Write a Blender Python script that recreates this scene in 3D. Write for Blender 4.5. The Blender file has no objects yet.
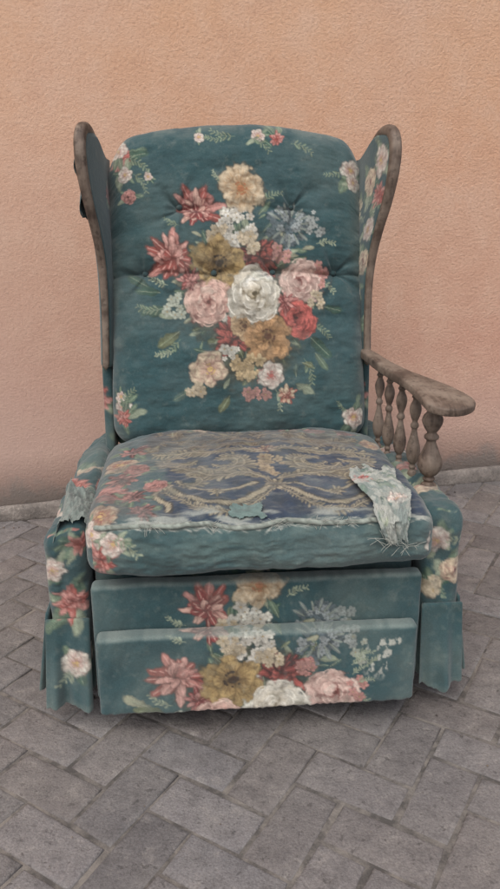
import bpy, math, numpy as np
from mathutils import Vector, Matrix
rng=np.random.default_rng(7)
sc=bpy.context.scene
sc.view_settings.view_transform='Standard'; sc.view_settings.look='None'; sc.view_settings.exposure=0
def S(r,g,b):
    o=[]
    for v in (r,g,b):
        v/=255.0
        o.append(v/12.92 if v<=.04045 else ((v+.055)/1.055)**2.4)
    return np.array(o)
_gr=np.random.default_rng(3).random((8,64,64))
def vn(x,y,s,seed=0):
    g=_gr[seed%8]; x=np.asarray(x)/s+seed*7.3+1000; y=np.asarray(y)/s+seed*3.1+1000
    xi=np.floor(x).astype(int); yi=np.floor(y).astype(int); fx=x-xi; fy=y-yi
    fx=fx*fx*(3-2*fx); fy=fy*fy*(3-2*fy)
    a=g[yi%64,xi%64]; b=g[yi%64,(xi+1)%64]; c=g[(yi+1)%64,xi%64]; d=g[(yi+1)%64,(xi+1)%64]
    return (a*(1-fx)+b*fx)*(1-fy)+(c*(1-fx)+d*fx)*fy
def fbm(x,y,s,seed=0,o=4):
    t=0;w=0
    for i in range(o):
        t=t+vn(x,y,s/2**i,seed+i)*.5**i; w+=.5**i
    return t/w
def sst(a,b,x):
    t=np.clip((x-a)/(b-a),0,1); return t*t*(3-2*t)

# ------------------------------------------------ canvas painting (cm units, y down)
TEAL=S(50,83,88)
class Canvas:
    def __init__(s,x0,y0,x1,y1,base=TEAL,res=7):
        s.x0,s.y0,s.res=x0,y0,res
        s.w=int((x1-x0)*res); s.h=int((y1-y0)*res)
        X,Y=np.meshgrid(x0+(np.arange(s.w)+.5)/res, y0+(np.arange(s.h)+.5)/res)
        s.X,s.Y=X,Y
        s.WX=fbm(X,Y,1.4,2,3)-.5; s.WY=fbm(X,Y,1.4,6,3)-.5; s.WT=vn(X,Y,.35,1)
        s.img=np.ones((s.h,s.w,3))*base
        n=fbm(X,Y,11,1)[...,None]; m=fbm(X,Y,2.0,4)[...,None]
        s.img*= .84+.32*n
        s.img+= (m-.5)*.012
        s.img=np.clip(s.img,.001,1)
    def box(s,cx,cy,r):
        a=max(0,int((cx-r-s.x0)*s.res)); b=min(s.w,int((cx+r-s.x0)*s.res)+2)
        c=max(0,int((cy-r-s.y0)*s.res)); d=min(s.h,int((cy+r-s.y0)*s.res)+2)
        return (slice(c,d),slice(a,b)) if b>a and d>c else None
    def petal(s,cx,cy,a,b,ang,c0,c1,alpha=.95,edge=.33,soft=.14):
        bx=s.box(cx,cy,max(a,b)*1.3+.1)
        if bx is None: return
        k=min(a,b)*1.0
        dx=s.X[bx]-cx+s.WX[bx]*k; dy=s.Y[bx]-cy+s.WY[bx]*k; ca,sa=math.cos(ang),math.sin(ang)
        u=(dx*ca+dy*sa)/a; v=(-dx*sa+dy*ca)/b
        v=v/(1-.28*(u<0)*np.abs(u)) 
        rr=np.sqrt(u*u+v*v)
        m=(1-sst(1-soft,1+soft,rr))*alpha
        t=np.clip((u+1)/2+(s.WT[bx]-.5)*.3,0,1)[...,None]
        col=c0*(1-t)+c1*t
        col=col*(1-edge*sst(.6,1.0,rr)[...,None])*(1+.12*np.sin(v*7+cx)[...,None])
        s.img[bx]=s.img[bx]*(1-m[...,None])+col*m[...,None]
    def stroke(s,pts,w,col,alpha=.8,w1=None):
        pts=np.array(pts,float)
        L=np.r_[0,np.cumsum(np.hypot(*np.diff(pts,axis=0).T))]
        n=max(2,int(L[-1]/(w*.9))); t=np.linspace(0,L[-1],n)
        xs=np.interp(t,L,pts[:,0]); ys=np.interp(t,L,pts[:,1])
        for i,(x,y) in enumerate(zip(xs,ys)):
            s.petal(x,y,w,w,0,col,col,alpha,0,.4)
    def age(s,a=.3):
        n=fbm(s.X,s.Y,14,5); n2=fbm(s.X,s.Y,1.2,3); n3=fbm(s.X,s.Y,4,7)
        m=(sst(.42,.7,n)*a+sst(.55,.75,n2)*a*.5)[...,None]
        s.img=s.img*(1-m)+S(128,140,132)*m
        m=(sst(.58,.70,n3)*a*.6)[...,None]; s.img=s.img*(1-m)+S(58,66,58)*m
    def sample(s,x,y):
        fx=np.clip((x-s.x0)*s.res-.5,0,s.w-1.001); fy=np.clip((y-s.y0)*s.res-.5,0,s.h-1.001)
        xi=fx.astype(int); yi=fy.astype(int); a=(fx-xi)[:,None]; b=(fy-yi)[:,None]
        xi1=np.minimum(xi+1,s.w-1); yi1=np.minimum(yi+1,s.h-1)
        I=s.img
        return (I[yi,xi]*(1-a)+I[yi,xi1]*a)*(1-b)+(I[yi1,xi]*(1-a)+I[yi1,xi1]*a)*b
CREAM=S(230,212,182);PINK=S(210,154,145);CORAL=S(182,94,86);RED=S(148,62,62);DRED=S(92,44,46)
OCH=S(206,176,120);DOCH=S(120,90,56);BG=S(128,146,154);DBG=S(70,88,98);LEAF=S(118,140,116);DLEAF=S(62,90,76);PLEAF=S(172,182,156);WH=S(240,234,220)
R=rng.random
def leaf(c,x,y,l,ang,col=LEAF,w=.32):
    c.petal(x+math.cos(ang)*l/2,y+math.sin(ang)*l/2,l/2,l*w/2,ang,col*.5,col*1.1,.88,.3)
    c.stroke([(x,y),(x+math.cos(ang)*l*.9,y+math.sin(ang)*l*.9)],.08,PLEAF,.4)
def sprig(c,x,y,l,ang,col=LEAF,n=6,bend=.4):
    pts=[];a=ang
    for i in range(n+1):
        pts.append((x,y)); x+=math.cos(a)*l/n; y+=math.sin(a)*l/n; a+=bend/n*2
    c.stroke(pts,.09,col,.6)
    for i,(px,py) in enumerate(pts[1:]):
        aa=ang+bend*i/n*2
        for sg in (-1,1): leaf(c,px,py,l*.24*(1.1-.5*i/n)*(.7+.6*R()),aa+sg*(.6+.4*R()),col*(.6+.7*R()),.42)
def rose(c,x,y,r,dk,md,lt):
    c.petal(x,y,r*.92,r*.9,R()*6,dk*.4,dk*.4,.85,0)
    ox,oy=(R()-.5)*r*.3,-r*.08
    for k,(rad,sz,n) in enumerate([(.62,.50,7),(.46,.42,6),(.31,.34,5),(.17,.24,4)]):
        o=R()*6
        for i in range(n):
            a=o+i*6.283/n+R()*.4
            cx=x+ox*(k/3); cy=y+oy*(k/3)
            px,py=cx+math.cos(a)*r*rad,cy+math.sin(a)*r*rad
            q=sz*(.75+.5*R())
            sh=dk*(.30+.1*k)
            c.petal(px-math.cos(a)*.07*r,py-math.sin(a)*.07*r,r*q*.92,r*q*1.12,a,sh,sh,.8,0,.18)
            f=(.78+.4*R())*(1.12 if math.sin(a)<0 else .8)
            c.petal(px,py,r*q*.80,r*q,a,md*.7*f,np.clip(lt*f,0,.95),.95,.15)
            c.stroke([(px+math.cos(a+j)*r*q*.72,py+math.sin(a+j)*r*q*.85) for j in (-.7,-.35,0,.35,.7)],max(.07,r*.025),np.clip(lt*1.15,0,1),.5)
    c.petal(x+ox,y+oy,r*.10,r*.08,0,dk*.3,dk*.4,.95,0)
def anem(c,x,y,r,dk,lt,cen,n=6):
    o=R()*6
    for rad,sz in ((.58,.48),(.40,.36)):
        for i in range(n):
            a=o+i*6.283/n+R()*.5; q=.75+.5*R(); f=.75+.4*R()
            c.petal(x+math.cos(a)*r*rad,y+math.sin(a)*r*rad,r*sz*q*1.1,r*sz*q*.98,a,dk*.3,dk*.3,.6,0,.22)
            c.petal(x+math.cos(a)*r*rad,y+math.sin(a)*r*rad,r*sz*q,r*sz*.88*q,a,dk*.8,np.clip(lt*f,0,.95),.95,.18)
            for j in (-.3,0,.3): c.stroke([(x+math.cos(a+j*.6)*r*.35,y+math.sin(a+j*.6)*r*.35),(x+math.cos(a+j)*r*rad*1.5,y+math.sin(a+j)*r*rad*1.5)],max(.06,r*.02),dk*.9,.35)
        o+=.5
    c.petal(x,y,r*.18,r*.16,0,cen,cen,.95,0)
    for i in range(14):
        a=R()*6.28; c.petal(x+math.cos(a)*r*.29,y+math.sin(a)*r*.29,max(.1,r*.05),max(.1,r*.05),0,cen*.8,cen,.9,0)
def lily(c,x,y,r,dk,lt,n=13,a0=0,sp=6.283):
    for ring in (1.0,.72,.45):
        nn=int(n*(.5+.5*ring))
        for i in range(nn):
            a=a0+sp*i/nn+R()*.6; l=r*ring*(.65+.5*R())
            col=(dk,lt,dk*.8,(dk+lt)/2,lt)[int(R()*5)]; wq=.11+.08*R()
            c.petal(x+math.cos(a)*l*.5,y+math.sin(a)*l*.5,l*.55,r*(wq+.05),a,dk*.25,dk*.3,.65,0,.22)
            c.petal(x+math.cos(a)*l*.52,y+math.sin(a)*l*.52,l*.52,r*wq,a,dk*.6,col*(.9+.4*R()),.95,.12)
            c.stroke([(x+math.cos(a)*l*.3,y+math.sin(a)*l*.3),(x+math.cos(a)*l*.95,y+math.sin(a)*l*.95)],max(.06,r*.025),np.clip(lt*1.15,0,1),.45)
def cluster(c,x,y,rx,ry,n,col,r=.8,cen=OCH):
    for i in range(n):
        a=R()*6.283; q=math.sqrt(R()); px,py=x+math.cos(a)*rx*q,y+math.sin(a)*ry*q
        rr=r*(.5+.75*R()); f=.65+.45*R()
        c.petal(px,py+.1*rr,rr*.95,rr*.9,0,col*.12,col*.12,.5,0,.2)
        for j in range(5):
            b=a+j*1.2566+R()*.4
            c.petal(px+math.cos(b)*rr*.5,py+math.sin(b)*rr*.5,rr*.5,rr*.36,b,col*.7*f,np.clip(col*f*(.9+.3*R()),0,.95),.95,.18)
        c.petal(px,py,rr*.16,rr*.16,0,cen*.7,cen*.7,.8,0)
def bouquet(c,ox,oy,k=1.0):
    T=lambda px,py:(ox+(px-240)/3.9*k, oy+(py-280)/3.9*k)
    q=k/3.9
    LC=(LEAF,PLEAF,DLEAF*1.3,S(96,120,112),S(128,134,100),S(186,184,156))
    for i in range(135):
        a=R()*6.283; rx,ry=60*(.5+.5*R()),82*(.5+.5*R())
        px,py=242+math.cos(a)*rx,285+math.sin(a)*ry
        if py<225 and px>265: continue
        x,y=T(px,py); leaf(c,x,y,(8+11*R())*q,a+(R()-.5)*1.7,LC[int(R()*6)],.32)
    for (px,py,l,a) in [(150,280,24,3.4),(166,300,26,2.7),(178,322,26,2.4),(305,330,28,.6),(318,300,20,.1),(310,345,20,.9),(185,380,18,2.4),(225,385,20,1.9),(290,375,22,.4),(175,310,18,3.3),(160,285,24,3.0)]:
        x,y=T(px,py); leaf(c,x,y,l*q,a+R()*.3,LC[int(R()*6)],.38)
    for (px,py,l,a) in [(162,300,24,2.9),(298,350,26,.9),(205,375,22,2.6),(312,240,18,-.4),(180,222,16,3.3),(178,330,22,2.2),(168,278,20,3.3),(270,380,20,1.0),(312,275,20,.2),(222,182,14,-2.6),(262,200,18,-.8),(172,340,18,2.6),(308,318,20,.3)]:
        x,y=T(px,py); sprig(c,x,y,l*q,a,(LEAF,PLEAF)[int(R()*2)])
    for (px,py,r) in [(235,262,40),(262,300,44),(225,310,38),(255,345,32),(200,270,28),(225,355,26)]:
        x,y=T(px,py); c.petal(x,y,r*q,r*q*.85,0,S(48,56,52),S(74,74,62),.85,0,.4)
    for i in range(60):
        x,y=T(190+115*R(),225+145*R()); leaf(c,x,y,12*q,R()*6.3,LC[int(R()*6)]*.85,.38)
    for i in range(16):
        x,y=T(195+105*R(),225+150*R()); cluster(c,x,y,5*q,5*q,3,(WH,CREAM,PINK,S(160,172,178))[i%4]*.9,4.5*q)
    x,y=T(285,222); cluster(c,x,y,21*q,17*q,26,S(98,112,118),5*q,DBG); cluster(c,x,y,20*q,16*q,20,S(166,174,174),3.8*q,DBG)
    for i in range(13):
        a=-2.6+i*.42; x,y=T(286+math.cos(a)*11,222+math.sin(a)*9); leaf(c,x,y,(9+5*R())*q,a,S(160,170,168)*(.6+.4*R()),.28)
    x,y=T(310,224); cluster(c,x,y,8*q,14*q,10,S(184,190,186),4*q,DBG)
    x,y=T(197,209); lily(c,x,y,25*q,CORAL*.8,PINK,9,-2.9,3.4); lily(c,x,y,18*q,RED,S(226,184,168),9)
    x,y=T(234,222); cluster(c,x,y,17*q,20*q,34,WH,5.5*q)
    x,y=T(215,228); cluster(c,x,y,9*q,8*q,9,CREAM,5.5*q)
    x,y=T(239,188); anem(c,x,y,20*q,S(186,140,92),CREAM,S(180,120,84),7)
    x,y=T(256,252); lily(c,x,y,22*q,DRED,CORAL,13)
    x,y=T(173,252); lily(c,x,y,24*q,CORAL*.9,S(228,176,164),15)
    x,y=T(245,240); cluster(c,x,y,12*q,8*q,10,CREAM,5.5*q)
    x,y=T(190,275); lily(c,x,y,14*q,RED,PINK,9)
    x,y=T(277,250); cluster(c,x,y,8*q,8*q,8,PINK,5*q)
    x,y=T(297,276); rose(c,x,y,21*q,CORAL*.7,PINK,S(236,206,192))
    x,y=T(318,268); cluster(c,x,y,7*q,12*q,9,PINK*1.05,4.5*q)
    x,y=T(217,257); anem(c,x,y,24*q,DOCH,OCH,S(60,40,28),6)
    x,y=T(293,312); rose(c,x,y,18*q,DRED,RED*1.15,CORAL*1.4)
    x,y=T(228,330); lily(c,x,y,19*q,DRED,CORAL,11)
    x,y=T(240,318); anem(c,x,y,15*q,S(150,110,70),S(228,196,156),S(90,56,38),6)
    x,y=T(263,328); anem(c,x,y,22*q,DOCH,S(214,168,122),S(90,56,38),7)
    x,y=T(206,296); rose(c,x,y,22*q,CORAL*.75,S(200,124,114),S(238,200,184))
    x,y=T(280,296); lily(c,x,y,12*q,RED,PINK,9)
    x,y=T(251,289); rose(c,x,y,26*q,S(136,118,86),S(214,196,162),WH)
    x,y=T(206,359); anem(c,x,y,17*q,PINK*.8,CREAM,OCH,6)
    x,y=T(242,356); cluster(c,x,y,16*q,11*q,20,S(216,190,148),5.5*q)
    x,y=T(228,345); cluster(c,x,y,11*q,7*q,9,WH,5*q)
    x,y=T(266,366); anem(c,x,y,13*q,PINK*.8,WH,CORAL,6)
    x,y=T(281,385); lily(c,x,y,11*q,CORAL,CREAM,9)
    x,y=T(190,380); cluster(c,x,y,7*q,5*q,6,CREAM,5*q)
    x,y=T(252,384); cluster(c,x,y,16*q,6*q,12,PINK,4.5*q)
    x,y=T(174,300); cluster(c,x,y,9*q,14*q,10,S(200,206,188),4.5*q)
    x,y=T(310,295); cluster(c,x,y,6*q,9*q,7,CREAM,4.5*q)

CB=Canvas(-37,-5,37,88,res=8)
P=lambda px,py:((px-237)/3.9,(py-128)/3.9)
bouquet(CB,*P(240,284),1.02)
for f,px,py,r in [('l',124,160,13),('w',121,151,9),('w',128,176,7),('r',131,197,7),('w',350,170,11),('w',353,182,8),('l',276,141,9),('w',258,139,7),('w',200,140,5),('w',118,400,8),('l',118,412,10),('w',352,416,11),('w',150,178,4),('w',116,390,5)]:
    x,y=P(px,py); q=r/3.9
    for i in range(4): leaf(CB,x,y,q*(1.5+R()),R()*6.3,(LEAF,PLEAF,DLEAF*1.4)[i%3])
    {'l':lambda:lily(CB,x,y,q,CORAL,PINK,10),'w':lambda:anem(CB,x,y,q,PINK*.9,WH,OCH,6),'r':lambda:rose(CB,x,y,q,DRED,RED*1.2,PINK)}[f]()
for px,py,l,a in [(130,160,22,.2),(135,175,22,.6),(235,139,24,3.1),(250,141,22,.3),(290,146,22,.1),(225,140,18,2.8),(340,172,18,2.6),(118,400,20,-1.3),(345,410,14,3.6)]:
    sprig(CB,*P(px,py),l/3.9,a,LEAF*.9)
CB.age(.13)

CF=Canvas(-36,-4,36,40,res=8)
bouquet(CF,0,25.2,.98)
cluster(CF,20,14,2.5,4,6,S(190,196,180),.9)
for i in range(5): sprig(CF,18+R()*4,13+R()*10,3.4,-1.2+R()*.8,PLEAF*.9)
CF.age(.24)
pm=(sst(.50,.60,fbm(CF.X,CF.Y,2.6,1))*sst(.46,.60,fbm(CF.X*1.5,CF.Y,.9,4))*sst(20,23,CF.X)*(1-sst(29,32,CF.X))*sst(11,12.5,CF.Y)*(1-sst(18,22,CF.Y)))[...,None]*.85
CF.img=CF.img*(1-pm)+S(206,206,194)*pm

# seat canvas: y 0 at back (ly .6) ; front top edge at 60 ; front face 60..72
CS=Canvas(-50,-4,50,80,base=S(66,90,94),res=8)
X,Y=CS.X,CS.Y
wob=(fbm(X,Y,7,2)-.5)*9
wob2=(fbm(X,Y,2.5,5)-.5)*4
top=sst(2,5,Y+wob*.5)*(1-sst(57,59.5,Y+wob*.5))
navy=sst(-21,-18,X+wob+wob2)*(1-sst(31,33,X+wob*.3))*sst(20,25,Y+wob+wob2)*(1-sst(58.5,60,Y+wob*.3+wob2*.3))
brn=(1-sst(23,28,Y+wob))*sst(-28,-23,X+wob)*(1-sst(25,28,X+wob))*sst(3,5,Y)
def mixc(m,c,a=.9): 
    CS.img[:]=CS.img*(1-(m*a)[...,None])+c*(m*a)[...,None]
mixc(top*sst(.42,.6,fbm(X,Y,6,5)),S(92,104,105),.7)
mixc(brn,S(76,72,72),.88)
mixc(navy,S(32,48,74),.95)
mixc(navy*sst(.45,.65,fbm(X,Y,3,1)),S(50,68,92),.6)
GOLD=S(184,172,146);GOLDD=S(98,88,74); G2=(S(152,138,116),S(84,72,64))
def arc(cx,cy,r,a0,a1,n=14,ry=None,k=0):
    ry=ry or r
    return [(cx+math.cos(a0+(a1-a0)*i/n)*r*(1-k*i/n),cy+math.sin(a0+(a1-a0)*i/n)*ry*(1-k*i/n)) for i in range(n+1)]
MX=3.6
def garland(c,pts,w,feather=1.6,cols=(GOLD,GOLDD)):
    pts=np.array(pts,float)
    L=np.r_[0,np.cumsum(np.hypot(*np.diff(pts,axis=0).T))]; n=max(3,int(L[-1]/.75))
    t=np.linspace(0,L[-1],n); xs=np.interp(t,L,pts[:,0]); ys=np.interp(t,L,pts[:,1])
    ang=np.arctan2(np.gradient(ys),np.gradient(xs))
    c.stroke(pts,w*.8,cols[1]*.6,.6)
    for i in range(n):
        sz=feather*(.5+.6*math.sin(math.pi*(i+.5)/n))*(.7+.6*R())
        for sg in (-1,1):
            a=ang[i]+sg*(.7+.4*R())
            X0,Y0=xs[i]+math.cos(a)*sz*.45,ys[i]+math.sin(a)*sz*.45
            c.petal(X0,Y0,sz*.60,sz*.24,a,cols[1]*.4,cols[1]*.4,.5,0)
            c.petal(X0,Y0,sz*.52,sz*.15,a,cols[1],cols[0]*(.6+.6*R()),.9,.12)
    c.stroke(pts,w*.32,cols[0]*.9,.7)
def rope(c,pts,w):
    pts=np.array(pts,float)
    L=np.r_[0,np.cumsum(np.hypot(*np.diff(pts,axis=0).T))]; n=int(L[-1]/(w*.75))
    t=np.linspace(0,L[-1],n); xs=np.interp(t,L,pts[:,0]); ys=np.interp(t,L,pts[:,1]); ang=np.arctan2(np.gradient(ys),np.gradient(xs))
    c.stroke(pts,w*1.1,GOLDD*.5,.8)
    for i in range(n): c.petal(xs[i],ys[i],w*.98,w*.32,ang[i]+.8,GOLD*.75,GOLD*(.8+.35*R()),.92,.15)
for sg in (-1,1):
    def m_(pts): return [(MX+sg*(a),b) for a,b in pts]
    garland(CS,m_(arc(9.5,34,6,.2,5.4,k=.6)),.8,2.6)
    garland(CS,m_(arc(9.5,34,3,.2,5.4,k=.3)),.6,1.6)
    garland(CS,m_([(1,43),(6,41),(12,42),(18,38),(24,33)]),.8,2.8)
    garland(CS,m_(arc(20,30,4.4,2.8,-2.4,k=.55)),.7,2.2)
    garland(CS,m_(arc(17,43.5,3,0,5.2,k=.5)),.6,1.7)
    garland(CS,m_([(1,29),(5,26.5),(12,27),(19,25),(25,26)]),.7,2.5)
    garland(CS,m_([(2,19),(8,16),(14,18),(23,15)]),.7,2.5,G2)
    garland(CS,m_(arc(8,10,4,.2,5.2,k=.6)),.6,2.2,G2)
    garland(CS,m_(arc(18,9,4,3,-2.4,k=.6)),.6,2.2,G2)
    garland(CS,m_([(0,22),(9,22.5),(21,20.5)]),.6,2.2,G2)
    rope(CS,[(MX+sg*(.5+22*t),46.5+8.0*math.sin(t*math.pi)) for t in np.linspace(0,1,20)],.95)
    garland(CS,[(MX+sg*(.5+22*t),48.5+8.6*math.sin(t*math.pi)) for t in np.linspace(0,1,20)],.4,1.4)
    rope(CS,[(MX+sg*(4+14*t),46+3.6*math.sin(t*math.pi)) for t in np.linspace(0,1,14)],.6)
    rope(CS,[(MX+sg*(23+1.5*math.sin(t*5)),46.5+9*t) for t in np.linspace(0,1,8)],.8)
    lily(CS,MX+sg*23,46,2.4,GOLDD,GOLD,11)
    lily(CS,MX+sg*12,50,1.8,GOLDD,GOLD,9)
cluster(CS,MX,36,3,5,18,S(182,162,132),1.4,S(120,70,60))
lily(CS,MX,46.5,3.2,GOLDD,GOLD,12); lily(CS,MX,27,3.2,S(120,74,64),GOLD,12); lily(CS,MX,14,3.6,G2[1],G2[0],12)
for i in range(80):
    x=-24+50*R();y=5+18*R()
    [lambda:leaf(CS,x,y,2.4+2*R(),R()*6.3,S(140,126,104)*(.7+.5*R()),.4),lambda:lily(CS,x,y,1.4,G2[1],G2[0],8)][i%2]()
for x,y,r,k in [(-28,40,4.5,'l'),(-30,48,4,'r'),(-25,50,3.2,'l'),(-29,30,4,'a'),(-25,35,3,'r'),(-27,21,4,'l'),(12,5,3.5,'l'),(18,8,3,'r'),(25,10,3,'l'),(-10,5,3,'a'),(30,18,3,'a'),(-31,57,3.5,'a'),(-23,56,3,'l'),(-21,45,2.5,'r')]:
    for i in range(6): leaf(CS,x,y,r*(1.1+.6*R()),R()*6.3,LEAF*.8)
    {'l':lambda:lily(CS,x,y,r,DRED,PINK*.75,11),'r':lambda:rose(CS,x,y,r,DRED,CORAL*.75,PINK*.8),'a':lambda:anem(CS,x,y,r,CORAL*.7,CREAM*.7,OCH,6)}[k]()
wear=sst(.50,.72,fbm(X,Y,5,6))*top
mixc(wear*(1-navy*.5),S(118,124,122),.42)
scr=sst(.58,.75,fbm(X*1.2,Y*4,3,3))*top
mixc(scr,S(134,136,130),.32)
mixc(sst(.56,.70,fbm(X,Y,4,7))*top,S(44,46,46),.3)
wl=sst(.44,.64,fbm(X*1.0,Y*5,6,3))*(sst(55,58,Y)*(1-sst(60.5,63,Y)))
mixc(wl,S(170,174,166),.8)
ff=sst(59.5,61.5,Y+wob*.1)
mixc(ff,S(64,93,96),.88)
mixc(ff*sst(.45,.65,fbm(X,Y*2,5,2)),S(98,120,117),.55)
mixc(ff*sst(.55,.7,fbm(X*.5,Y,3,4)),S(48,68,68),.5)
for x,y,r,k in [(-33.5,62,4.2,'a'),(-31,67,3.6,'l'),(-36,70,3,'a'),(-28.5,64,2.4,'a')]:
    for i in range(6): leaf(CS,x,y,r*1.6,R()*6.3,(LEAF,PLEAF)[i%2])
    {'l':lambda:lily(CS,x,y,r,CORAL,PINK,12),'a':lambda:anem(CS,x,y,r,PINK,WH,OCH,6)}[k]()
sprig(CS,-29,63,6,.2,PLEAF)
anem(CS,35,66,3,PINK*.8,WH,OCH,6)
for i in range(220):
    x=-30+62*R(); CS.petal(x,59.0+R()*2.2,.3+.8*R(),.12,R()*1.2-.6,S(186,190,180),S(204,202,192),.55,0,.5)
CS.age(.1)
def scatter(c,pts,ag=.3):
    for i,(x,y,r,k) in enumerate(pts):
        for j in range(7): leaf(c,x,y,r*(1.1+.9*R()),R()*6.3,(LEAF,PLEAF,DLEAF*1.4)[j%3],.4)
        sprig(c,x,y,r*2.1,R()*6.3,(LEAF,PLEAF)[i%2])
        {'l':lambda:lily(c,x,y,r,CORAL,PINK,12),'r':lambda:rose(c,x,y,r,CORAL*.7,PINK,CREAM),'a':lambda:anem(c,x,y,r,PINK,WH,OCH,6),'c':lambda:cluster(c,x,y,r,r*.8,12,CREAM,1.5),'o':lambda:anem(c,x,y,r,DOCH,OCH,S(88,60,40),7)}[k]()
    c.age(ag)
CQ=Canvas(-36,-4,36,34,res=6)
scatter(CQ,[(-11,3,2.6,'l'),(-5,2.5,2.4,'a'),(1,3,3,'r'),(7,2.5,2.6,'a'),(11.5,3,2,'l'),(-3,12,3,'a')])
CG=Canvas(-50,-50,50,50,res=5)
scatter(CG,[(-46+92*((i*.618)%1),-46+92*(i+.5)/40,3.5+1.2*R(),'lracro'[i%6]) for i in range(40)])
CW=Canvas(-4,-6,30,66)
scatter(CW,[(5,6,3.4,'a'),(3,14,3.2,'l'),(10,11,3.4,'r'),(4,22,2.8,'a'),(3,30,3,'r'),(10,27,3,'l'),(5,38,2.6,'a'),(13,40,3,'o'),(4,47,2.6,'l'),(15,18,3,'c'),(16,50,3,'a')],.15)
CV=Canvas(-4,-6,30,66)
scatter(CV,[(17,14,3.2,'l'),(18,34,3,'a'),(6,48,2.4,'a')],.25)
CL=Canvas(-75,-5,75,46,res=6)
scatter(CL,[(1,17.5,4.0,'l'),(-2.5,9,2.8,'a'),(3,4,2.6,'l'),(1.5,30,2.7,'a'),(-14,12,4,'r'),(-22,28,4,'l'),(-34,10,4,'a'),(-46,26,4,'o'),(-58,12,4,'l'),(16,4,2.4,'a'),(34,2,3,'l'),(44,3,3,'r'),(-20,2,3,'a'),(-36,33,3,'r')],.32)
CR=Canvas(-75,-5,75,46,res=6)
scatter(CR,[(-1.5,7,2.8,'a'),(2.4,14,2.8,'r'),(-2,17,2.0,'c'),(9,5,3.6,'l'),(16,16,4,'a'),(24,30,4,'l'),(34,9,4,'r'),(46,27,4,'c'),(58,12,4,'l'),(-18,3,3,'r'),(-32,4,3,'l'),(-46,3,3,'a')],.32)

# ------------------------------------------------ materials
def newmat(name):
    m=bpy.data.materials.new(name); m.use_nodes=True; nt=m.node_tree
    for n in list(nt.nodes): nt.nodes.remove(n)
    o=nt.nodes.new('ShaderNodeOutputMaterial'); b=nt.nodes.new('ShaderNodeBsdfPrincipled'); nt.links.new(b.outputs[0],o.inputs[0])
    return m,nt,b
def N(nt,t,**k):
    n=nt.nodes.new(t)
    for a,v in k.items():
        setattr(n,a,v)
    return n
def mixrgb(nt,mode,fac,a,b):
    n=nt.nodes.new('ShaderNodeMix'); n.data_type='RGBA'; n.blend_type=mode
    for sock,v in ((n.inputs[0],fac),(n.inputs[6],a),(n.inputs[7],b)):
        if hasattr(v,'is_linked') or hasattr(v,'links'): nt.links.new(v,sock)
        elif isinstance(v,(int,float)): sock.default_value=v
        else: sock.default_value=(*v,1)
    return n.outputs[2]
def ramp(nt,src,a,b,ca=0,cb=1):
    n=nt.nodes.new('ShaderNodeMapRange'); nt.links.new(src,n.inputs[0])
    n.inputs[1].default_value=a;n.inputs[2].default_value=b;n.inputs[3].default_value=ca;n.inputs[4].default_value=cb
    return n.outputs[0]
def math2(nt,op,a,b):
    n=nt.nodes.new('ShaderNodeMath'); n.operation=op
    for s,v in ((n.inputs[0],a),(n.inputs[1],b)):
        if isinstance(v,(int,float)): s.default_value=v
        else: nt.links.new(v,s)
    return n.outputs[0]
def noise(nt,vec,scale,detail=4,rough=.6):
    n=N(nt,'ShaderNodeTexNoise'); n.inputs['Scale'].default_value=scale; n.inputs['Detail'].default_value=detail; n.inputs['Roughness'].default_value=rough
    if vec is not None: nt.links.new(vec,n.inputs['Vector'])
    return n.outputs[0]
def bump(nt,h,strength,dist,normal=None):
    n=N(nt,'ShaderNodeBump'); n.inputs['Distance'].default_value=dist
    if isinstance(strength,(int,float)): n.inputs['Strength'].default_value=strength
    else: nt.links.new(strength,n.inputs['Strength'])
    nt.links.new(h,n.inputs['Height'])
    if normal is not None: nt.links.new(normal,n.inputs['Normal'])
    return n.outputs[0]
def fabric_mat(name,dust_haze=.3):
    m,nt,b=newmat(name)
    tc=N(nt,'ShaderNodeTexCoord').outputs['Object']
    at=N(nt,'ShaderNodeAttribute',attribute_name='Col').outputs['Color']
    n1=noise(nt,tc,6,3,.6); n2=noise(nt,tc,300,2,.6); n3=noise(nt,tc,38,3,.7)
    c=mixrgb(nt,'MIX',ramp(nt,n1,.40,.75,.06,dust_haze+.06),at,S(152,153,147))  # patchy dust plus a pale haze that lifts the darks, mixed into cloth colour
    c=mixrgb(nt,'MIX',ramp(nt,n3,.58,.75,0,.14),c,S(170,172,160))
    c=mixrgb(nt,'MULTIPLY',ramp(nt,n2,.3,.7,.35,0),c,(.5,.5,.5))
    nt.links.new(c,b.inputs['Base Color']); b.inputs['Roughness'].default_value=.95
    b.inputs['Sheen Weight'].default_value=.25; b.inputs['Specular IOR Level'].default_value=.12
    bn=bump(nt,n2,.25,.0012); bn=bump(nt,n3,.25,.004,bn)
    nt.links.new(bn,b.inputs['Normal'])
    return m
M_FAB=fabric_mat('floral_fabric',.10)
M_SEAT=fabric_mat('worn_fabric',.13)
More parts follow.
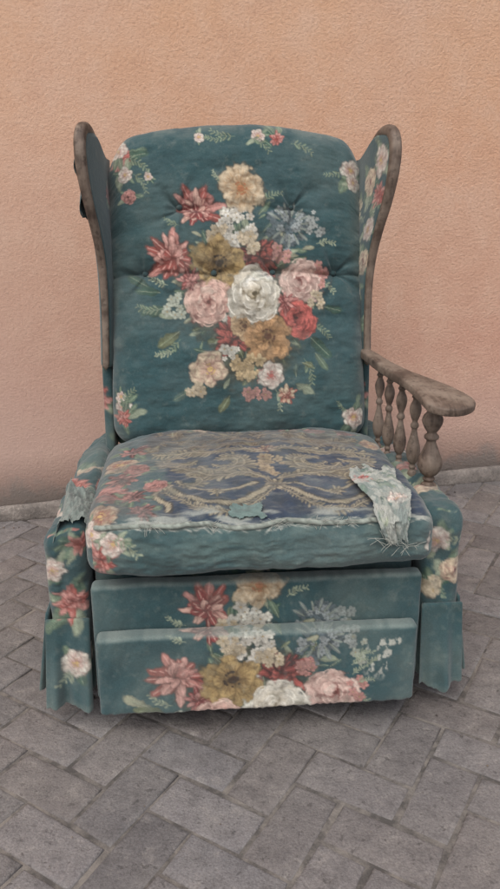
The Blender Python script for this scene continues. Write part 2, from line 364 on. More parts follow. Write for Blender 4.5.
def wood_mat():
    m,nt,b=newmat('weathered_wood')
    tc=N(nt,'ShaderNodeTexCoord').outputs['Object']
    mp=N(nt,'ShaderNodeMapping'); nt.links.new(tc,mp.inputs[0]); mp.inputs['Scale'].default_value=(1.0,.10,.16)
    g=noise(nt,mp.outputs[0],150,3,.6); g2=noise(nt,tc,12,4,.65); g3=noise(nt,tc,60,2,.7)
    c=mixrgb(nt,'MIX',ramp(nt,g,.3,.7),S(82,68,59),S(122,104,91))
    c=mixrgb(nt,'MIX',ramp(nt,g2,.43,.66,0,.7),c,S(154,139,125))
    c=mixrgb(nt,'MIX',ramp(nt,g2,.5,.35,0,.5),c,S(62,51,45))
    c=mixrgb(nt,'MIX',ramp(nt,g3,.58,.66,0,.45),c,S(54,44,38))
    nt.links.new(c,b.inputs['Base Color']); b.inputs['Roughness'].default_value=.65
    nt.links.new(bump(nt,g,.3,.0015),b.inputs['Normal']); return m
M_WOOD=wood_mat()

# ------------------------------------------------ mesh helpers
def mk(name,V,F,col=None,mat=None,parent=None,smooth=True):
    me=bpy.data.meshes.new(name)
    V=np.asarray(V,float)
    if isinstance(F,np.ndarray) and F.ndim==2:
        n,k=F.shape
        me.vertices.add(len(V)); me.vertices.foreach_set('co',V.ravel())
        me.loops.add(n*k); me.loops.foreach_set('vertex_index',F.ravel().astype(np.int32))
        me.polygons.add(n); me.polygons.foreach_set('loop_start',np.arange(0,n*k,k,dtype=np.int32))
        me.update(calc_edges=True)
    else:
        me.from_pydata([tuple(v) for v in V],[],[tuple(int(i) for i in f) for f in F])
    if smooth: me.polygons.foreach_set('use_smooth',np.ones(len(me.polygons),bool))
    if col is not None:
        a=me.color_attributes.new('Col','FLOAT_COLOR','POINT')
        a.data.foreach_set('color',np.c_[np.clip(col,0,1),np.ones(len(V))].ravel())
    me.validate(); me.update()
    o=bpy.data.objects.new(name,me); sc.collection.objects.link(o)
    if mat: me.materials.append(mat)
    if parent: o.parent=parent
    return o
def rbox(h,r,step):
    h=np.array(h,float); n=[max(4,int(round(2*x/step))) for x in h]
    Fs=[]
    ax=[np.arange(n[i]+1) for i in range(3)]
    K=lambda i,j,k:(i*(n[1]+1)+j)*(n[2]+1)+k
    for a in range(3):
        b,c=(a+1)%3,(a+2)%3
        for s in (0,1):
            B,C=np.meshgrid(ax[b],ax[c],indexing='ij')
            idx=[None]*3; idx[a]=np.full_like(B,n[a]*s); idx[b]=B; idx[c]=C
            key=K(*idx)
            q=np.stack([key[:-1,:-1],key[1:,:-1],key[1:,1:],key[:-1,1:]],-1).reshape(-1,4)
            if s==0: q=q[:,::-1]
            Fs.append(q)
    F=np.concatenate(Fs); u,inv=np.unique(F,return_inverse=True); F=inv.reshape(-1,4)
    k=u%(n[2]+1); j=(u//(n[2]+1))%(n[1]+1); i=u//((n[1]+1)*(n[2]+1))
    G=np.stack([i/n[0],j/n[1],k/n[2]],1)*2-1
    Pn=G*h; r=np.minimum(r,h.min()*.999)
    q=np.clip(Pn,-(h-r),(h-r)); d=Pn-q; L=np.linalg.norm(d,axis=1,keepdims=True); L[L==0]=1
    nd=d/L
    return q+nd*r,F,nd,Pn
def rotx(P,a,piv=(0,0)):
    y=P[:,1]-piv[0]; z=P[:,2]-piv[1]
    P=P.copy(); P[:,1]=piv[0]+y*math.cos(a)-z*math.sin(a); P[:,2]=piv[1]+y*math.sin(a)+z*math.cos(a); return P
def catmull(pts,n):
    pts=np.array(pts,float); t=np.linspace(0,len(pts)-1,n); out=[]
    for x in t:
        i=min(int(x),len(pts)-2); f=x-i
        p1,p2=pts[i],pts[i+1]; p0=pts[i-1] if i>0 else 2*p1-p2; p3=pts[i+2] if i+2<len(pts) else 2*p2-p1
        out.append(.5*((2*p1)+(-p0+p2)*f+(2*p0-5*p1+4*p2-p3)*f*f+(-p0+3*p1-3*p2+p3)*f**3))
    return np.array(out)
def sweep(pts,wid,hei,side,n=60,m=20,power=3.5,round_ends=True):
    A=catmull(np.c_[np.array(pts,float),wid,hei],n); C=A[:,:3]; W=A[:,3].copy(); H=A[:,4].copy()
    T=np.gradient(C,axis=0); T/=np.linalg.norm(T,axis=1,keepdims=True)
    sd=np.array(side,float); sd=np.tile(sd,(n,1)) if sd.ndim==1 else catmull(sd,n)
    sd=sd-(sd*T).sum(1,keepdims=True)*T; sd/=np.linalg.norm(sd,axis=1,keepdims=True)
    U=np.cross(T,sd)
    if round_ends:
        L=np.r_[0,np.cumsum(np.linalg.norm(np.diff(C,axis=0),axis=1))]
        for e in (L,L[-1]-L):
            rr=np.minimum(W,H)*.5+W*.25; k=np.sqrt(np.clip(1-(1-np.clip(e/rr,0,1))**2,.02,1)); W*=k; H*=(.6+.4*k)
    th=np.linspace(0,2*np.pi,m,endpoint=False); c,s=np.cos(th),np.sin(th)
    cx=np.sign(c)*np.abs(c)**(2/power); sx=np.sign(s)*np.abs(s)**(2/power)
    V=C[:,None]+sd[:,None]*(W[:,None]/2*cx)[...,None]+U[:,None]*(H[:,None]/2*sx)[...,None]
    V=V.reshape(-1,3); F=[]
    for i in range(n-1):
        for j in range(m):
            F.append((i*m+j,i*m+(j+1)%m,(i+1)*m+(j+1)%m,(i+1)*m+j))
    F.append(tuple(range(m))[::-1]); F.append(tuple((n-1)*m+j for j in range(m)))
    return V,F
def lathe(A,B,prof,m=20):
    A=Vector(A);B=Vector(B);d=(B-A);q=d.normalized().to_track_quat('Z','Y');V=[];F=[]
    pr=catmull(prof,70)
    for t,r in pr:
        for j in range(m):
            a=2*math.pi*j/m; V.append(A+d*t+q@Vector((math.cos(a)*r,math.sin(a)*r,0)))
    for i in range(len(pr)-1):
        for j in range(m): F.append((i*m+j,i*m+(j+1)%m,(i+1)*m+(j+1)%m,(i+1)*m+j))
    F.append(tuple(range(m))[::-1]); F.append(tuple((len(pr)-1)*m+j for j in range(m)))
    return V,F

# ------------------------------------------------ the armchair
chair=bpy.data.objects.new('armchair',None); sc.collection.objects.link(chair)
chair.location=(.024,1.27,0); chair.rotation_euler=(0,0,math.radians(4.8))
chair['label']='worn teal floral wingback recliner armchair with one wooden armrest missing'
chair['category']='armchair'

HB=.410; HW=.333
V,F,nd,_=rbox((HW,.062,HB),.055,.0020)
x,y,z=V[:,0],V[:,1],V[:,2]; s=z+HB
TUF=[(-.148,.60),(.135,.60),(-.238,.437),(-.065,.437),(.085,.437),(.245,.437)]
front=1-sst(-.03,.03,y)
bul=.040*(1-np.abs(x/HW)**3)*(1-np.abs(z/HB)**4)
dent=0
for i,(tx,ts) in enumerate(TUF):
    rr=np.hypot(x-tx,(s-ts)); dent=dent+.028*np.exp(-(rr/.026)**1.2)
    an=np.arctan2(s-ts,x-tx); wv=np.exp(-(rr/.085)**2)*(1-np.exp(-(rr/.015)**2))
    dent=dent+.008*wv*np.clip(np.cos(an*5+i*1.7+rr*12),0,1)**2*1.2
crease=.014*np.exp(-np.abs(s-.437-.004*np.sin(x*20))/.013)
crease2=.007*np.exp(-((s-.60)/.014)**2)*(1-sst(.16,.2,np.abs(x)))
wr=(fbm(x,s*2.2,.09,2)-.5)*.014+(fbm(x+s,s-x,.05,5)-.5)*.006
y2=y-front*(bul-dent-crease-crease2+wr)
drop=.048*(np.abs(x)/.32)**2+.034*sst(.25,.335,np.abs(x))**2
wz=sst(-.08,HB,z)
z2=z-drop*wz+ (fbm(x,y*0,.12,3)-.5)*.010*wz
x2=x*(1-.012*sst(.1,HB,z))*(1+.010*np.sin(s*16)*1)
Pb=np.c_[x2,y2,z2+HB]
cy=(2*HB-.02-Pb[:,2])*100
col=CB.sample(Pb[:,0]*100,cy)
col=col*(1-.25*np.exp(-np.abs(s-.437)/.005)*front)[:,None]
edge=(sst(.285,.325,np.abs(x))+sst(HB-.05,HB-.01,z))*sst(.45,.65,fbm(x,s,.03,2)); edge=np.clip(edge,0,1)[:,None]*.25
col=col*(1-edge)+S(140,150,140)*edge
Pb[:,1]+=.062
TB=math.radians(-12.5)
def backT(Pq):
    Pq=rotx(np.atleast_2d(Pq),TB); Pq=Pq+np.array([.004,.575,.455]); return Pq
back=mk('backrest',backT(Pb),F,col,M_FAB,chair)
for tx,ts in TUF:
    dd=-.040*(1-abs(tx/HW)**3)*(1-abs((ts-HB)/HB)**4)+(.036 if ts<.5 else .030)
    dd=min(dd,.012)
    prof=[(0,.0075),(.4,.0075),(.8,.005),(1,.0008)]
    Vb,Fb=lathe((tx,dd,ts),(tx,dd-.010,ts),prof,12)
    mk('button',backT(np.array([tuple(v) for v in Vb])),Fb,np.tile(TEAL*.7,(len(Vb),1)),M_FAB,back)
V,F,nd,_=rbox((.338,.022,.372),.02,.01)
V[:,2]-=.06*sst(.10,.33,np.abs(V[:,0]))*sst(0,.37,V[:,2]); V[:,2]+=.362; V[:,1]+=.150
mk('back_panel',backT(V),F,CG.sample(V[:,0]*100,V[:,2]*100-30),M_FAB,chair)

fc=[(.655,.640,.345),(.652,.74,.340),(.645,.84,.337),(.628,.92,.338),(.598,.99,.344),(.568,1.055,.353),(.552,1.12,.360),(.551,1.17,.362),(.566,1.203,.360),(.604,1.216,.354),(.67,1.200,.347),(.77,1.15,.343)]
FC=catmull([(a[2],a[0],a[1]) for a in fc],200)
iTop=int(np.argmax(FC[:,2]))
wings=[]
for sg,nm in ((-1,'wing'),(1,'wing')):
    V,F,nd,Pn=rbox((.009,.10,.28),.008,.0035)
    zz=.645+(Pn[:,2]+.28)/.56*(1.208-.645)
    xf=np.interp(zz,FC[:iTop,2],FC[:iTop,0]); yf=np.interp(zz,FC[:iTop,2],FC[:iTop,1])
    yb=.72+(zz-.455)*.222-.02; f=(V[:,1]+.10)/.2
    ysh=yf+(yb-yf)*f
    zlim=1.214-.055*sst(.61,.77,ysh)-.03*(1-sst(.55,.585,ysh)); zz=np.minimum(zz,zlim)
    xx=xf+(.335-xf)*f
    puff=.010*np.sin(np.clip(f,0,1)*np.pi)
    xx=xx+V[:,0]*1.2+ np.where(V[:,0]<0,-puff,puff)
    Pw=np.c_[sg*xx,ysh,zz]
    if sg<0: F=F[:,::-1]
    colw=(CW if sg>0 else CV).sample((ysh-yf)*100,(1.21-zz)*100)
    w=mk(nm,Pw,F,colw,M_FAB,chair); wings.append(w)
    pts=[(sg*a[2],a[0],a[1]) for a in fc]
    wd=[.018,.018,.019,.020,.021,.023,.026,.027,.026,.023,.019,.015]
    Vf,Ff=sweep(pts,wd,[a*1.12 for a in wd],(1,0,0),120,18,3)
    mk('wing_frame',Vf,Ff,None,M_WOOD,w)
    V,F,nd,Pn=rbox((.013,.075,.15),.011,.005)
    Pq=np.c_[V[:,0]+sg*.345,V[:,1]+.735+V[:,2]*.1,V[:,2]+.555]
    mk('side_upright',Pq,F,CG.sample(Pq[:,1]*100-60+V[:,0]*100,100-Pq[:,2]*100-20)*.9,M_FAB,chair)

V,F,nd,_=rbox((.335,.30,.145),.012,.006)
Pq=V+np.array([0,.425,.230])
mk('seat_frame',Pq,F,CQ.sample(Pq[:,0]*100,(.38-Pq[:,2])*100)*.9,M_FAB,chair)
def bow(x): return .028*(np.clip(np.abs(x)/.34,0,1)**2.8)
def ctop(x,y):
    x=np.asarray(x,float); y=np.asarray(y,float)
    yy=(y-.3)/.3
    ed=np.where(yy<0,1-np.clip(-yy,0,1)**4,1-np.clip(yy,0,1)**3)
    return .484+.032*(1-np.clip(np.abs(x)/.345,0,1)**2.6)*ed-.02*sst(.5,1,yy)*sst(.2,.34,np.abs(x))-.010*sst(.24,.34,np.abs(x))*(1-sst(-1,-.7,yy))+(fbm(x,y,.11,1)-.5)*.024+(fbm(x,y*1.6,.035,3)-.5)*.008
V,F,nd,Pn=rbox((.340,.302,.057),.030,.0023)
x,y,z=V[:,0],V[:,1]+.3,V[:,2]+.435
zt=ctop(x,y)-.492; wt=sst(-.058,.058,V[:,2])
z2=z+zt*wt
fr=1-sst(.0,.08,y)
frw=1-sst(.1,.45,y)
y2=y+bow(x)*frw-fr*(.012*np.sin(np.clip((z-.37)/.12,0,1)*np.pi)*(1-(np.abs(x)/.36)**4)+(fbm(x,z*1.5,.08,4)-.5)*.020+(fbm(x,z*3,.03,2)-.5)*.007) - .004*fr*np.sin(x*18)
z2=z2+ (1-wt)*fr*(.007*np.sin(x*9+1)-.004*(1-(np.abs(x)/.34)**2)+(fbm(x,x*0,.08,2)-.5)*.014)
u=x*100+np.sign(x)*np.where(np.abs(x)>.325,(.49-z)*100,0)
v=(.6-y)*100+(.492-z)*100*(1-sst(.002,.024,y))
cc=CS.sample(u,v)
cush=mk('seat_cushion',np.c_[x+.004,y2,z2],F,cc,M_SEAT,chair)
n=90; px=np.linspace(-.320,.235,n); pp=[]
Vc=np.c_[x,y2,z2]; fm=(nd[:,1]<-.35)&(nd[:,2]>.55)&(nd[:,2]<.9)
Vf_=Vc[fm]; od=np.argsort(Vf_[:,0]); Vf_=Vf_[od]
ym=np.interp(px,Vf_[:,0],np.convolve(Vf_[:,1],np.ones(61)/61,'same')); zm=np.interp(px,Vf_[:,0],np.convolve(Vf_[:,2],np.ones(61)/61,'same'))
ym[:2]=ym[2]; zm[:2]=zm[2]
pp=[(px[i]+.004,ym[i]-.004+.002*math.sin(px[i]*47),zm[i]+.001+.003*math.sin(px[i]*31)) for i in range(n)]
V,F=sweep(pp,[.010]*n,[.010]*n,(0,1,0),360,10,2)
V=np.array(V); k=np.tile((S(158,166,156))[None],(len(V),1))*(.45+.8*vn(V[:,0]+V[:,2]*.7,V[:,1],.006,2))[:,None]
mk('piping',V,F,k,M_SEAT,cush)

def panel(name,cx,cz,hx,hz,hy,yc,par,canvas,tilt=0,amp=.006,wave=.010):
    V,F,nd,Pn=rbox((hx,hy,hz),min(hy*.9,.010),.0022)
    x,y,z=V[:,0]+cx,V[:,1],V[:,2]
    d_=(V[:,1]+hy)                       # unroll the print over the top and bottom edges
    vz=V[:,2]+cz+np.where(Pn[:,2]>hz*.999,d_,0)
    y=y-(1-sst(-hy,hy*.8,y))*((fbm(x,z,.10,3)-.5)*amp*2+(fbm(x*2,z,.04,1)-.5)*amp*.7+.004*np.cos(x/hx*1.4))
    y=y+yc+(z)*tilt
    zz=z+cz+(fbm(x,x*0,.15,6)-.5)*wave+(vn(x,x*0,.007,2)-.5)*.004*(z<-hz+.02)
    c_=canvas(x,vz)
    e_=(sst(hz-.010,hz-.002,V[:,2])*(.35+.5*vn(x,x*0,.012,3)))[:,None]
    c_=c_*(1-e_)+S(138,150,144)*e_
    return mk(name,np.c_[x,y,zz],F,c_,M_FAB,par)
cf=lambda x,z:CF.sample(x*100,(.345-z)*100)
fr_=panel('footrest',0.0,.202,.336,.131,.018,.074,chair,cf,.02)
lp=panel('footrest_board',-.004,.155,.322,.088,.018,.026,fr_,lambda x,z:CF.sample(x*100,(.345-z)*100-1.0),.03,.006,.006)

for sg in (-1,1):
    C_=CL if sg<0 else CR
    cxp=.386; hx=.040
    V,F,nd,Pn=rbox((hx,.345,.200),.024,.004)
    x,y,z=V[:,0]+sg*cxp,V[:,1]+.435,V[:,2]+.255
    b=(fbm(y+sg,z,.09,2)-.5)*.014
    fm=np.abs(V[:,1])>.33
    side=np.where(V[:,0]>0,1,-1)
    ux=np.where(fm,V[:,0]*100,side*(4+(y-.09)*100))
    ontop=V[:,2]>.195
    ux=np.where(ontop&~fm,sg*-1*(4+(y-.09)*100)+V[:,0]*40,ux)
    col=C_.sample(ux,(.46-z)*100+ontop*(V[:,0]*60+3))
    x=x+np.sign(V[:,0])*b*(np.abs(V[:,0])>.02)
    y=y-(1-sst(.09,.13,y))*((fbm(x,z,.06,1)-.5)*.030+(fbm(x*2,z*.5,.03,5)-.5)*.008)
    z=z+sst(.0,.2,V[:,2])*((fbm(x,y,.08,5)-.5)*.050-.020*(sg<0)-.024*sst(-.02,.04,V[:,0]*sg)*(sg<0))
    sp=mk('side_panel',np.c_[x,y,z],F,col,M_FAB,chair)
    if sg<0: sp0=sp
    for kind in (0,1):
        if kind==0:
            V,F,nd,_=rbox((.044,.004,.095),.0038,.003)
            t=(.095-V[:,2])/.19
            x=V[:,0]*(1+.08*t)+sg*(cxp+.002+.004*t); y=V[:,1]+.076-.026*t-(.011*np.sin(V[:,0]*95+sg*1.3)+.005*np.sin(V[:,0]*210))*t; z=V[:,2]+.158+((fbm(V[:,0]+sg,V[:,2]*.3,.04,1)-.5)*.030+(vn(V[:,0],V[:,0]*0,.005,3)-.5)*.007*(t>.8))*t
            ux=V[:,0]*100
        else:
            V,F,nd,_=rbox((.004,.350,.095),.0038,.004)
            t=(.095-V[:,2])/.19
            x=V[:,0]+sg*(cxp+.047+.018*t+(.010*np.sin(V[:,1]*30)+.004*np.sin(V[:,1]*83))*t); y=V[:,1]+.452; z=V[:,2]+.158+((fbm(V[:,1],V[:,2]*.3,.06,1)-.5)*.026+(vn(V[:,1],V[:,0]*0,.006,3)-.5)*.006)*t
            ux=sg*(4.5+(y-.09)*100)
        col=C_.sample(ux,(.46-z)*100)
        fade=(sst(.90,1,t)*.4)[:,None]; col=col*(1-fade)+S(120,132,126)*fade
        mk('skirt',np.c_[x,y,z],F,col,M_FAB,sp)

arm=[(.336,.675,.672),(.344,.60,.670),(.352,.50,.668),(.367,.40,.666),(.385,.31,.662),(.398,.24,.658),(.406,.185,.654),(.410,.140,.647)]
V,F=sweep(arm,[.030,.035,.042,.052,.072,.094,.106,.098],[.024,.024,.024,.024,.024,.025,.024,.022],(1,.0,0),120,36,5)
V[:,2]+=.004*np.sin((V[:,1]-.14)*12)*(V[:,1]<.4)
ar=mk('armrest',V,F,None,M_WOOD,chair)
base=[(0,.62),(.03,.66),(.07,.62),(.10,.38),(.13,.52),(.16,.40),(.20,.72),(.27,.98),(.35,.96),(.46,.62),(.55,.38),(.58,.58),(.61,.58),(.64,.38),(.69,.62),(.76,.84),(.82,.76),(.88,.42),(.91,.62),(.94,.42),(1,.6)]
for i,(x0,y0,x1,rm) in enumerate([(.397,.245,.395,.027),(.383,.325,.381,.0160),(.371,.395,.368,.0155),(.361,.463,.357,.015),(.353,.530,.350,.0145)]):
    z1=np.interp(-y0,[-a[1] for a in arm],[a[2] for a in arm])-.008
    V,F=lathe((x0,y0,.44),(x1,y0,z1),[(t,r*rm) for t,r in base])
    mk('spindle',np.array([tuple(v) for v in V]),F,None,M_WOOD,ar)

for sx in (-.30,.30):
    for yy in (.18,.66):
        V,F,nd,_=rbox((.03,.03,.045),.008,.01)
        k=1-.25*(1-(V[:,2:3]+.045)/.09); V=np.c_[V[:,:2]*k,V[:,2]]
        mk('foot',V+np.array([sx,yy,.045]),F,None,M_WOOD,chair)

def torn(name,fn,nu,nv,colf,seed,par,thr=.3,mat=M_SEAT,ho=.0):
    U,W=np.meshgrid(np.linspace(0,1,nu),np.linspace(0,1,nv),indexing='ij')
    Pt=fn(U,W).reshape(-1,3)
    e=np.minimum(np.minimum(U,1-U),np.minimum(W,1-W)).ravel()*2
    k=fbm(U*1.0,W*1.0,.13,seed,6).ravel()
    keep=(e*1.6+k*1.1)>thr+.48
    keep&=fbm(U,W,.12,seed+2,3).ravel()>ho
    I=np.arange(nu*nv).reshape(nu,nv)
    Q=np.stack([I[:-1,:-1],I[1:,:-1],I[1:,1:],I[:-1,1:]],-1).reshape(-1,4)
    Q=Q[keep[Q].all(1)]
    u,inv=np.unique(Q,return_inverse=True)
    c=colf(U.ravel(),W.ravel())
    o=mk(name,Pt[u],inv.reshape(-1,4),c[u],mat,par)
    md=o.modifiers.new('t','SOLIDIFY'); md.thickness=.0010
    return o
CT=Canvas(-2,-2,14,34,base=S(168,172,164),res=8)
for a_ in range(26): leaf(CT,R()*11,R()*31,2+2*R(),R()*6.3,(LEAF,PLEAF,S(96,122,116))[a_%3],.5)
lily(CT,3,10,2.0,CORAL,PINK,10); anem(CT,7,18,2,PINK,WH,OCH,6)
nn=sst(.45,.55,fbm(CT.X,CT.Y,3,5))[...,None]; CT.img=CT.img*(1-.5*nn)+S(112,132,130)*.5*nn
nn=sst(.5,.6,fbm(CT.X,CT.Y,1.2,2))[...,None]; CT.img=CT.img*(1-.5*nn)+S(206,206,196)*.5*nn
def flap1(U,W):
    L=W*.285; yt=.215-L
    tp=1-.62*sst(.4,1,W)
    xx=.240+(U-.5)*.125*tp+.016*W+.006*np.sin(W*14)
    b=bow(xx)
    over=np.clip(-yt-.005,0,None)
    y=np.where(yt>-.005,yt,-.005-.003*np.sin(U*9))
    z=ctop(xx,np.clip(y,0,.6))+.006+.012*fbm(U,W,.12,2)+.007*fbm(U,W,.05,4)-over
    z=z-np.where(yt<.04,(.04-np.clip(yt,-.005,.04))**2*7,0)
    y=y+b*(1-sst(.1,.45,y))-.010-.020*fbm(U*2,W*2,.22,3)*(yt<.02)
    return np.stack([xx,y,z],-1)
torn('torn_fabric',flap1,130,220,lambda u,w:CT.sample(u*11,w*30),2,cush,.36)
def flap2(U,W):
    x=-.415+U*.088; y=.09+W*.20
    z=.434+.050*fbm(U,W,.25,1)+.018*np.sin(U*5)*W-.06*(1-sst(0,.3,U))
    return np.stack([x,y,z],-1)
torn('torn_fabric',flap2,80,120,lambda u,w:S(132,142,136)*(.4+1.1*fbm(u,w,.15,4))[:,None],4,sp0,.26)
def flap3(U,W):
    x=-.065+U*.075; y=.052-W*.040
    z=ctop(x,np.clip(y,0,.6))+.003+.006*fbm(U,W,.2,3)-np.where(y<.04,(.04-y)**2*8,0)
    return np.stack([x,y+bow(x),z],-1)
torn('torn_fabric',flap3,50,40,lambda u,w:S(112,134,130)*(.6+.7*fbm(u,w,.15,1))[:,None],5,cush,.3)
def flap4(U,W):   # loose piece of outer wing cover
    z=1.155-W*.14; yf=np.interp(z,FC[:iTop,2],FC[:iTop,1]); xf=np.interp(z,FC[:iTop,2],FC[:iTop,0])
    return np.stack([-(xf+.010+.010*W+.006*np.sin(W*9+U*3)),yf-.002+U*.08,z],-1)
torn('torn_fabric',flap4,40,70,lambda u,w:TEAL*(.9+.8*fbm(u,w,.2,1))[:,None],3,wings[0],.1)
def tuft(cx,cy,cz,n,L,par,col):
    V=[];F=[]
    for i in range(n):
        p=np.array([cx+(R()-.5)*.03,cy+(R()-.5)*.006,cz+(R()-.5)*.004]); d=np.array([(R()-.5)*1.6,-.6*R(),(R()-.35)]); d/=np.linalg.norm(d)
        pts=[p]
        for j in range(4): d=d+np.array([(R()-.5),(R()-.5)*.5,-.35*R()])*.5; d/=np.linalg.norm(d); p=p+d*L*(.15+.2*R()); pts.append(p)
        v,f=sweep(pts,[.0009]*5,[.0009]*5,(.3,.9,.2),9,4,2); o0=len(V); V+=[tuple(a) for a in v]; F+=[tuple(a+o0 for a in q) for q in f]
    mk('frayed_wadding',np.array(V),F,np.tile(col,(len(V),1)),M_SEAT,par)
for cx in (-.21,-.09,.03,.10,.16): 
    j=int(np.argmin(np.abs(px-cx))); tuft(cx,ym[j]-.004,zm[j],14,.018,cush,S(186,186,176))
for cx in (.215,.245,.272): tuft(cx,-.020,.452-.3*(cx-.215),10,.024,cush,S(176,178,168))

# ------------------------------------------------ wall
WA=math.radians(12.3); w0=np.array([0,2.565])
m,nt,b=newmat('peach_stucco')
tc=N(nt,'ShaderNodeTexCoord').outputs['Object']
sep=N(nt,'ShaderNodeSeparateXYZ'); nt.links.new(tc,sep.inputs[0]); Z=sep.outputs[2]; XX=sep.outputs[0]
nb=noise(nt,tc,1.3,3,.6); nm_=noise(nt,tc,8,4,.7); nf=noise(nt,tc,100,3,.75); ng=noise(nt,tc,260,2,.7)
zr=ramp(nt,math2(nt,'ADD',Z,math2(nt,'MULTIPLY',nb,.8)),.7,2.0)
c=mixrgb(nt,'MIX',zr,S(210,166,148),S(224,178,144))
c=mixrgb(nt,'MIX',ramp(nt,nb,.4,.65,0,.6),c,S(218,182,162))
c=mixrgb(nt,'MIX',ramp(nt,nm_,.45,.7,0,.4),c,S(230,198,176))
c=mixrgb(nt,'MIX',ramp(nt,nm_,.45,.3,0,.25),c,S(194,150,128))
c=mixrgb(nt,'MIX',ramp(nt,nf,.34,.46,.35,0),c,S(174,130,110))
c=mixrgb(nt,'MIX',ramp(nt,nf,.56,.68,0,.25),c,S(240,214,194))
gx=ramp(nt,XX,-1.3,.1,1,0); gz=ramp(nt,math2(nt,'ADD',Z,math2(nt,'MULTIPLY',nm_,.3)),.5,1.5,1,0)
c=mixrgb(nt,'MIX',math2(nt,'MULTIPLY',math2(nt,'MULTIPLY',gx,gz),.85),c,S(196,170,157))
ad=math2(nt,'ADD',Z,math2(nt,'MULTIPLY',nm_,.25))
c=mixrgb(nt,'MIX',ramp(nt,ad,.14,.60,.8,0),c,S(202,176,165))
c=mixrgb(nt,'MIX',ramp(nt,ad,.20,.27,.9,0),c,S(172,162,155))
nt.links.new(c,b.inputs['Base Color']); b.inputs['Roughness'].default_value=.95; b.inputs['Specular IOR Level'].default_value=.1
st=ramp(nt,XX,-1.2,1.2,.3,.75)
bn=bump(nt,ng,.3,.002); bn=bump(nt,nf,st,.008,bn); bn=bump(nt,nm_,.15,.010,bn); nt.links.new(bn,b.inputs['Normal'])
V,F,nd,_=rbox((5,.12,2.0),.01,.25)
o=mk('wall',V+np.array([0,.12,1.99]),F,None,m,None)
o.location=(w0[0],w0[1],0); o.rotation_euler=(0,0,WA)
o['label']='peach orange stucco wall with dusty base'; o['category']='wall'
V,F,nd,_=rbox((5,.014,.034),.012,.02)
V[:,1]+=(fbm(V[:,0],V[:,2],.3,2)-.5)*.018; V[:,2]+=(fbm(V[:,0],V[:,0]*0,.25,4)-.5)*.030*(V[:,2]>0)
m2,nt,b=newmat('dusty_plinth')
tc=N(nt,'ShaderNodeTexCoord').outputs['Object']
c=mixrgb(nt,'MIX',ramp(nt,noise(nt,tc,7,5,.75),.38,.62),S(122,115,110),S(170,160,152))
c=mixrgb(nt,'MIX',ramp(nt,noise(nt,tc,90,3,.7),.45,.65,0,.5),c,S(108,101,96))
nt.links.new(c,b.inputs['Base Color']); b.inputs['Roughness'].default_value=.95
nt.links.new(bump(nt,noise(nt,tc,60,4,.7),.7,.010),b.inputs['Normal'])
mk('plinth',V+np.array([0,-.006,.026]),F,None,m2,o)

# ------------------------------------------------ ground + pavers
m,nt,b=newmat('joint_sand')
tc=N(nt,'ShaderNodeTexCoord').outputs['Object']
c=mixrgb(nt,'MIX',ramp(nt,noise(nt,tc,14,5,.75),.4,.6),S(88,84,81),S(136,129,122))
nt.links.new(c,b.inputs['Base Color']); b.inputs['Roughness'].default_value=1
nt.links.new(bump(nt,noise(nt,tc,200,3,.7),.6,.003),b.inputs['Normal'])
o=mk('ground',[(-60,-60,-.0036),(60,-60,-.0036),(60,60,-.0036),(-60,60,-.0036)],[(0,1,2,3)],None,m,None,False); o['kind']='structure'
m,nt,b=newmat('grey_pavers')
tc=N(nt,'ShaderNodeTexCoord').outputs['Object']
at=N(nt,'ShaderNodeAttribute',attribute_name='Col').outputs['Color']
n1=noise(nt,tc,2.2,4,.65); n2=noise(nt,tc,22,5,.75); n3=noise(nt,tc,230,2,.7); n4=noise(nt,tc,60,3,.7)
c=mixrgb(nt,'MIX',ramp(nt,n1,.38,.68,.05,.6),at,S(156,150,145))
c=mixrgb(nt,'MIX',ramp(nt,n2,.5,.7,0,.6),c,S(96,92,91))
c=mixrgb(nt,'MIX',ramp(nt,n2,.45,.3,0,.5),c,S(172,165,158))
c=mixrgb(nt,'MIX',ramp(nt,n4,.60,.66,0,.45),c,S(70,66,64))
c=mixrgb(nt,'MULTIPLY',ramp(nt,n3,.35,.65,.5,0),c,(.45,.45,.45))
nt.links.new(c,b.inputs['Base Color']); b.inputs['Roughness'].default_value=.9; b.inputs['Specular IOR Level'].default_value=.2
bn=bump(nt,n3,.5,.002); bn=bump(nt,n2,.7,.009,bn); nt.links.new(bn,b.inputs['Normal'])
U=.100; PA=math.radians(59); V=[];F=[];C=[]
ca,sa=math.cos(PA),math.sin(PA); g=.0006
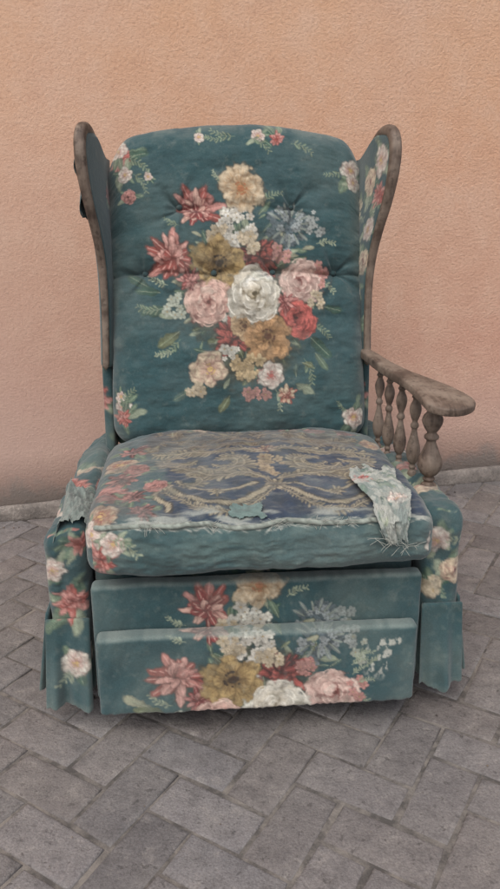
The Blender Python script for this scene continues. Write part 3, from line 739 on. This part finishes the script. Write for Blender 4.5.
for i in range(-75,75):
    for j in range(-75,75):
        k=(i-j)%4
        if k==0: bw,bh=2,1
        elif k==3: bw,bh=1,2
        else: continue
        cx,cy=(i+bw/2)*U,(j+bh/2)*U
        wx=cx*ca-cy*sa; wy=cx*sa+cy*ca+1.2
        if abs(wx)>3.2 or wy<-1.0 or wy>2.565+wx*math.tan(WA)+.25: continue
        hx,hy=bw*U/2-g-R()*.0014,bh*U/2-g-R()*.0014
        zt=(R()-.5)*.0035; tx,ty=(R()-.5)*.022,(R()-.5)*.022
        jx,jy=(R()-.5)*.002,(R()-.5)*.002; ra=(R()-.5)*.018
        o0=len(V)
        cw=[R()**2*.012 for _ in range(4)]
        for (ins,dz) in ((0,-.02),(0,-.0045),(.0014,-.0020),(.004,-.0006),(.010,0)):
            for qi,(sx,sy) in enumerate(((-1,-1),(1,-1),(1,1),(-1,1))):
                e_=ins+(cw[qi] if dz>-.005 else cw[qi]*.5)*.5
                lx,ly=sx*(hx-e_),sy*(hy-e_)
                lx,ly=lx-ly*ra,ly+lx*ra
                X_,Y_=cx+lx+jx,cy+ly+jy
                V.append((X_*ca-Y_*sa,X_*sa+Y_*ca+1.2,dz+zt+lx*tx+ly*ty))
        for r_ in range(4):
            for q in range(4):
                F.append((o0+r_*4+q,o0+r_*4+(q+1)%4,o0+r_*4+4+(q+1)%4,o0+r_*4+4+q))
        F.append((o0+16,o0+17,o0+18,o0+19))
        t=R(); col=S(126,123,124)*(.68+.54*R())*(1-t*.35)+S(140,126,117)*t*.35
        C+= [col*.8]*8+[col*.95]*4+[col]*8
o=mk('pavement',np.array(V),np.array(F),np.array(C),m,None,True); o['kind']='structure'
V=[];F=[];C=[]
for i in range(420):
    gx_=-1.6+3.4*R(); gy_=.5+2.1*R()
    if i%2: gy_=2.52+gx_*math.tan(WA)-.02-.25*R()**2
    r_=.0012+.0028*R()**2; o0=len(V)
    for (a,b_,c_) in ((1,0,0),(0,1,0),(-1,0,0),(0,-1,0),(0,0,.7),(0,0,-.7)):
        f=.7+.6*R(); V.append((gx_+a*r_*f,gy_+b_*r_*f,.0035+c_*r_*f))
    for q in range(4):
        F.append((o0+q,o0+(q+1)%4,o0+4)); F.append((o0+(q+1)%4,o0+q,o0+5))
    cc_=(S(170,160,148),S(90,82,76),S(130,110,84))[i%3]; C+=[cc_]*6
o=mk('grit',np.array(V),np.array(F),np.array(C),m,None,True); o['kind']='stuff'; o['label']='small stones and dry crumbs scattered over the paving'; o['category']='grit'

# ------------------------------------------------ light + camera
w=bpy.data.worlds.new('World'); sc.world=w; w.use_nodes=True; nt=w.node_tree
sky=nt.nodes.new('ShaderNodeTexSky'); sky.sky_type='NISHITA'; sky.sun_disc=False
EL,AZ=55,200
sky.sun_elevation=math.radians(EL); sky.sun_rotation=math.radians(AZ); sky.dust_density=4; sky.air_density=1
hs=nt.nodes.new('ShaderNodeHueSaturation'); hs.inputs['Saturation'].default_value=.5
nt.links.new(sky.outputs[0],hs.inputs['Color'])
bg=nt.nodes['Background']; nt.links.new(hs.outputs[0],bg.inputs[0]); bg.inputs[1].default_value=.15
sl=bpy.data.lights.new('sun','SUN'); sl.energy=1.0; sl.angle=math.radians(45); sl.color=(1,.96,.9)
so=bpy.data.objects.new('sun',sl); sc.collection.objects.link(so)
a=math.radians(AZ); e=math.radians(EL)
d=Vector((math.sin(a)*math.cos(e),math.cos(a)*math.cos(e),math.sin(e)))
so.rotation_euler=d.to_track_quat('Z','Y').to_euler()
cd=bpy.data.cameras.new('camera'); co=bpy.data.objects.new('camera',cd); sc.collection.objects.link(co)
cd.sensor_fit='VERTICAL'; cd.sensor_height=24; cd.lens=740/889*24; cd.clip_start=.02; cd.clip_end=500
co.location=(0,0,1.05); co.rotation_euler=(math.radians(72),0,0); sc.camera=co
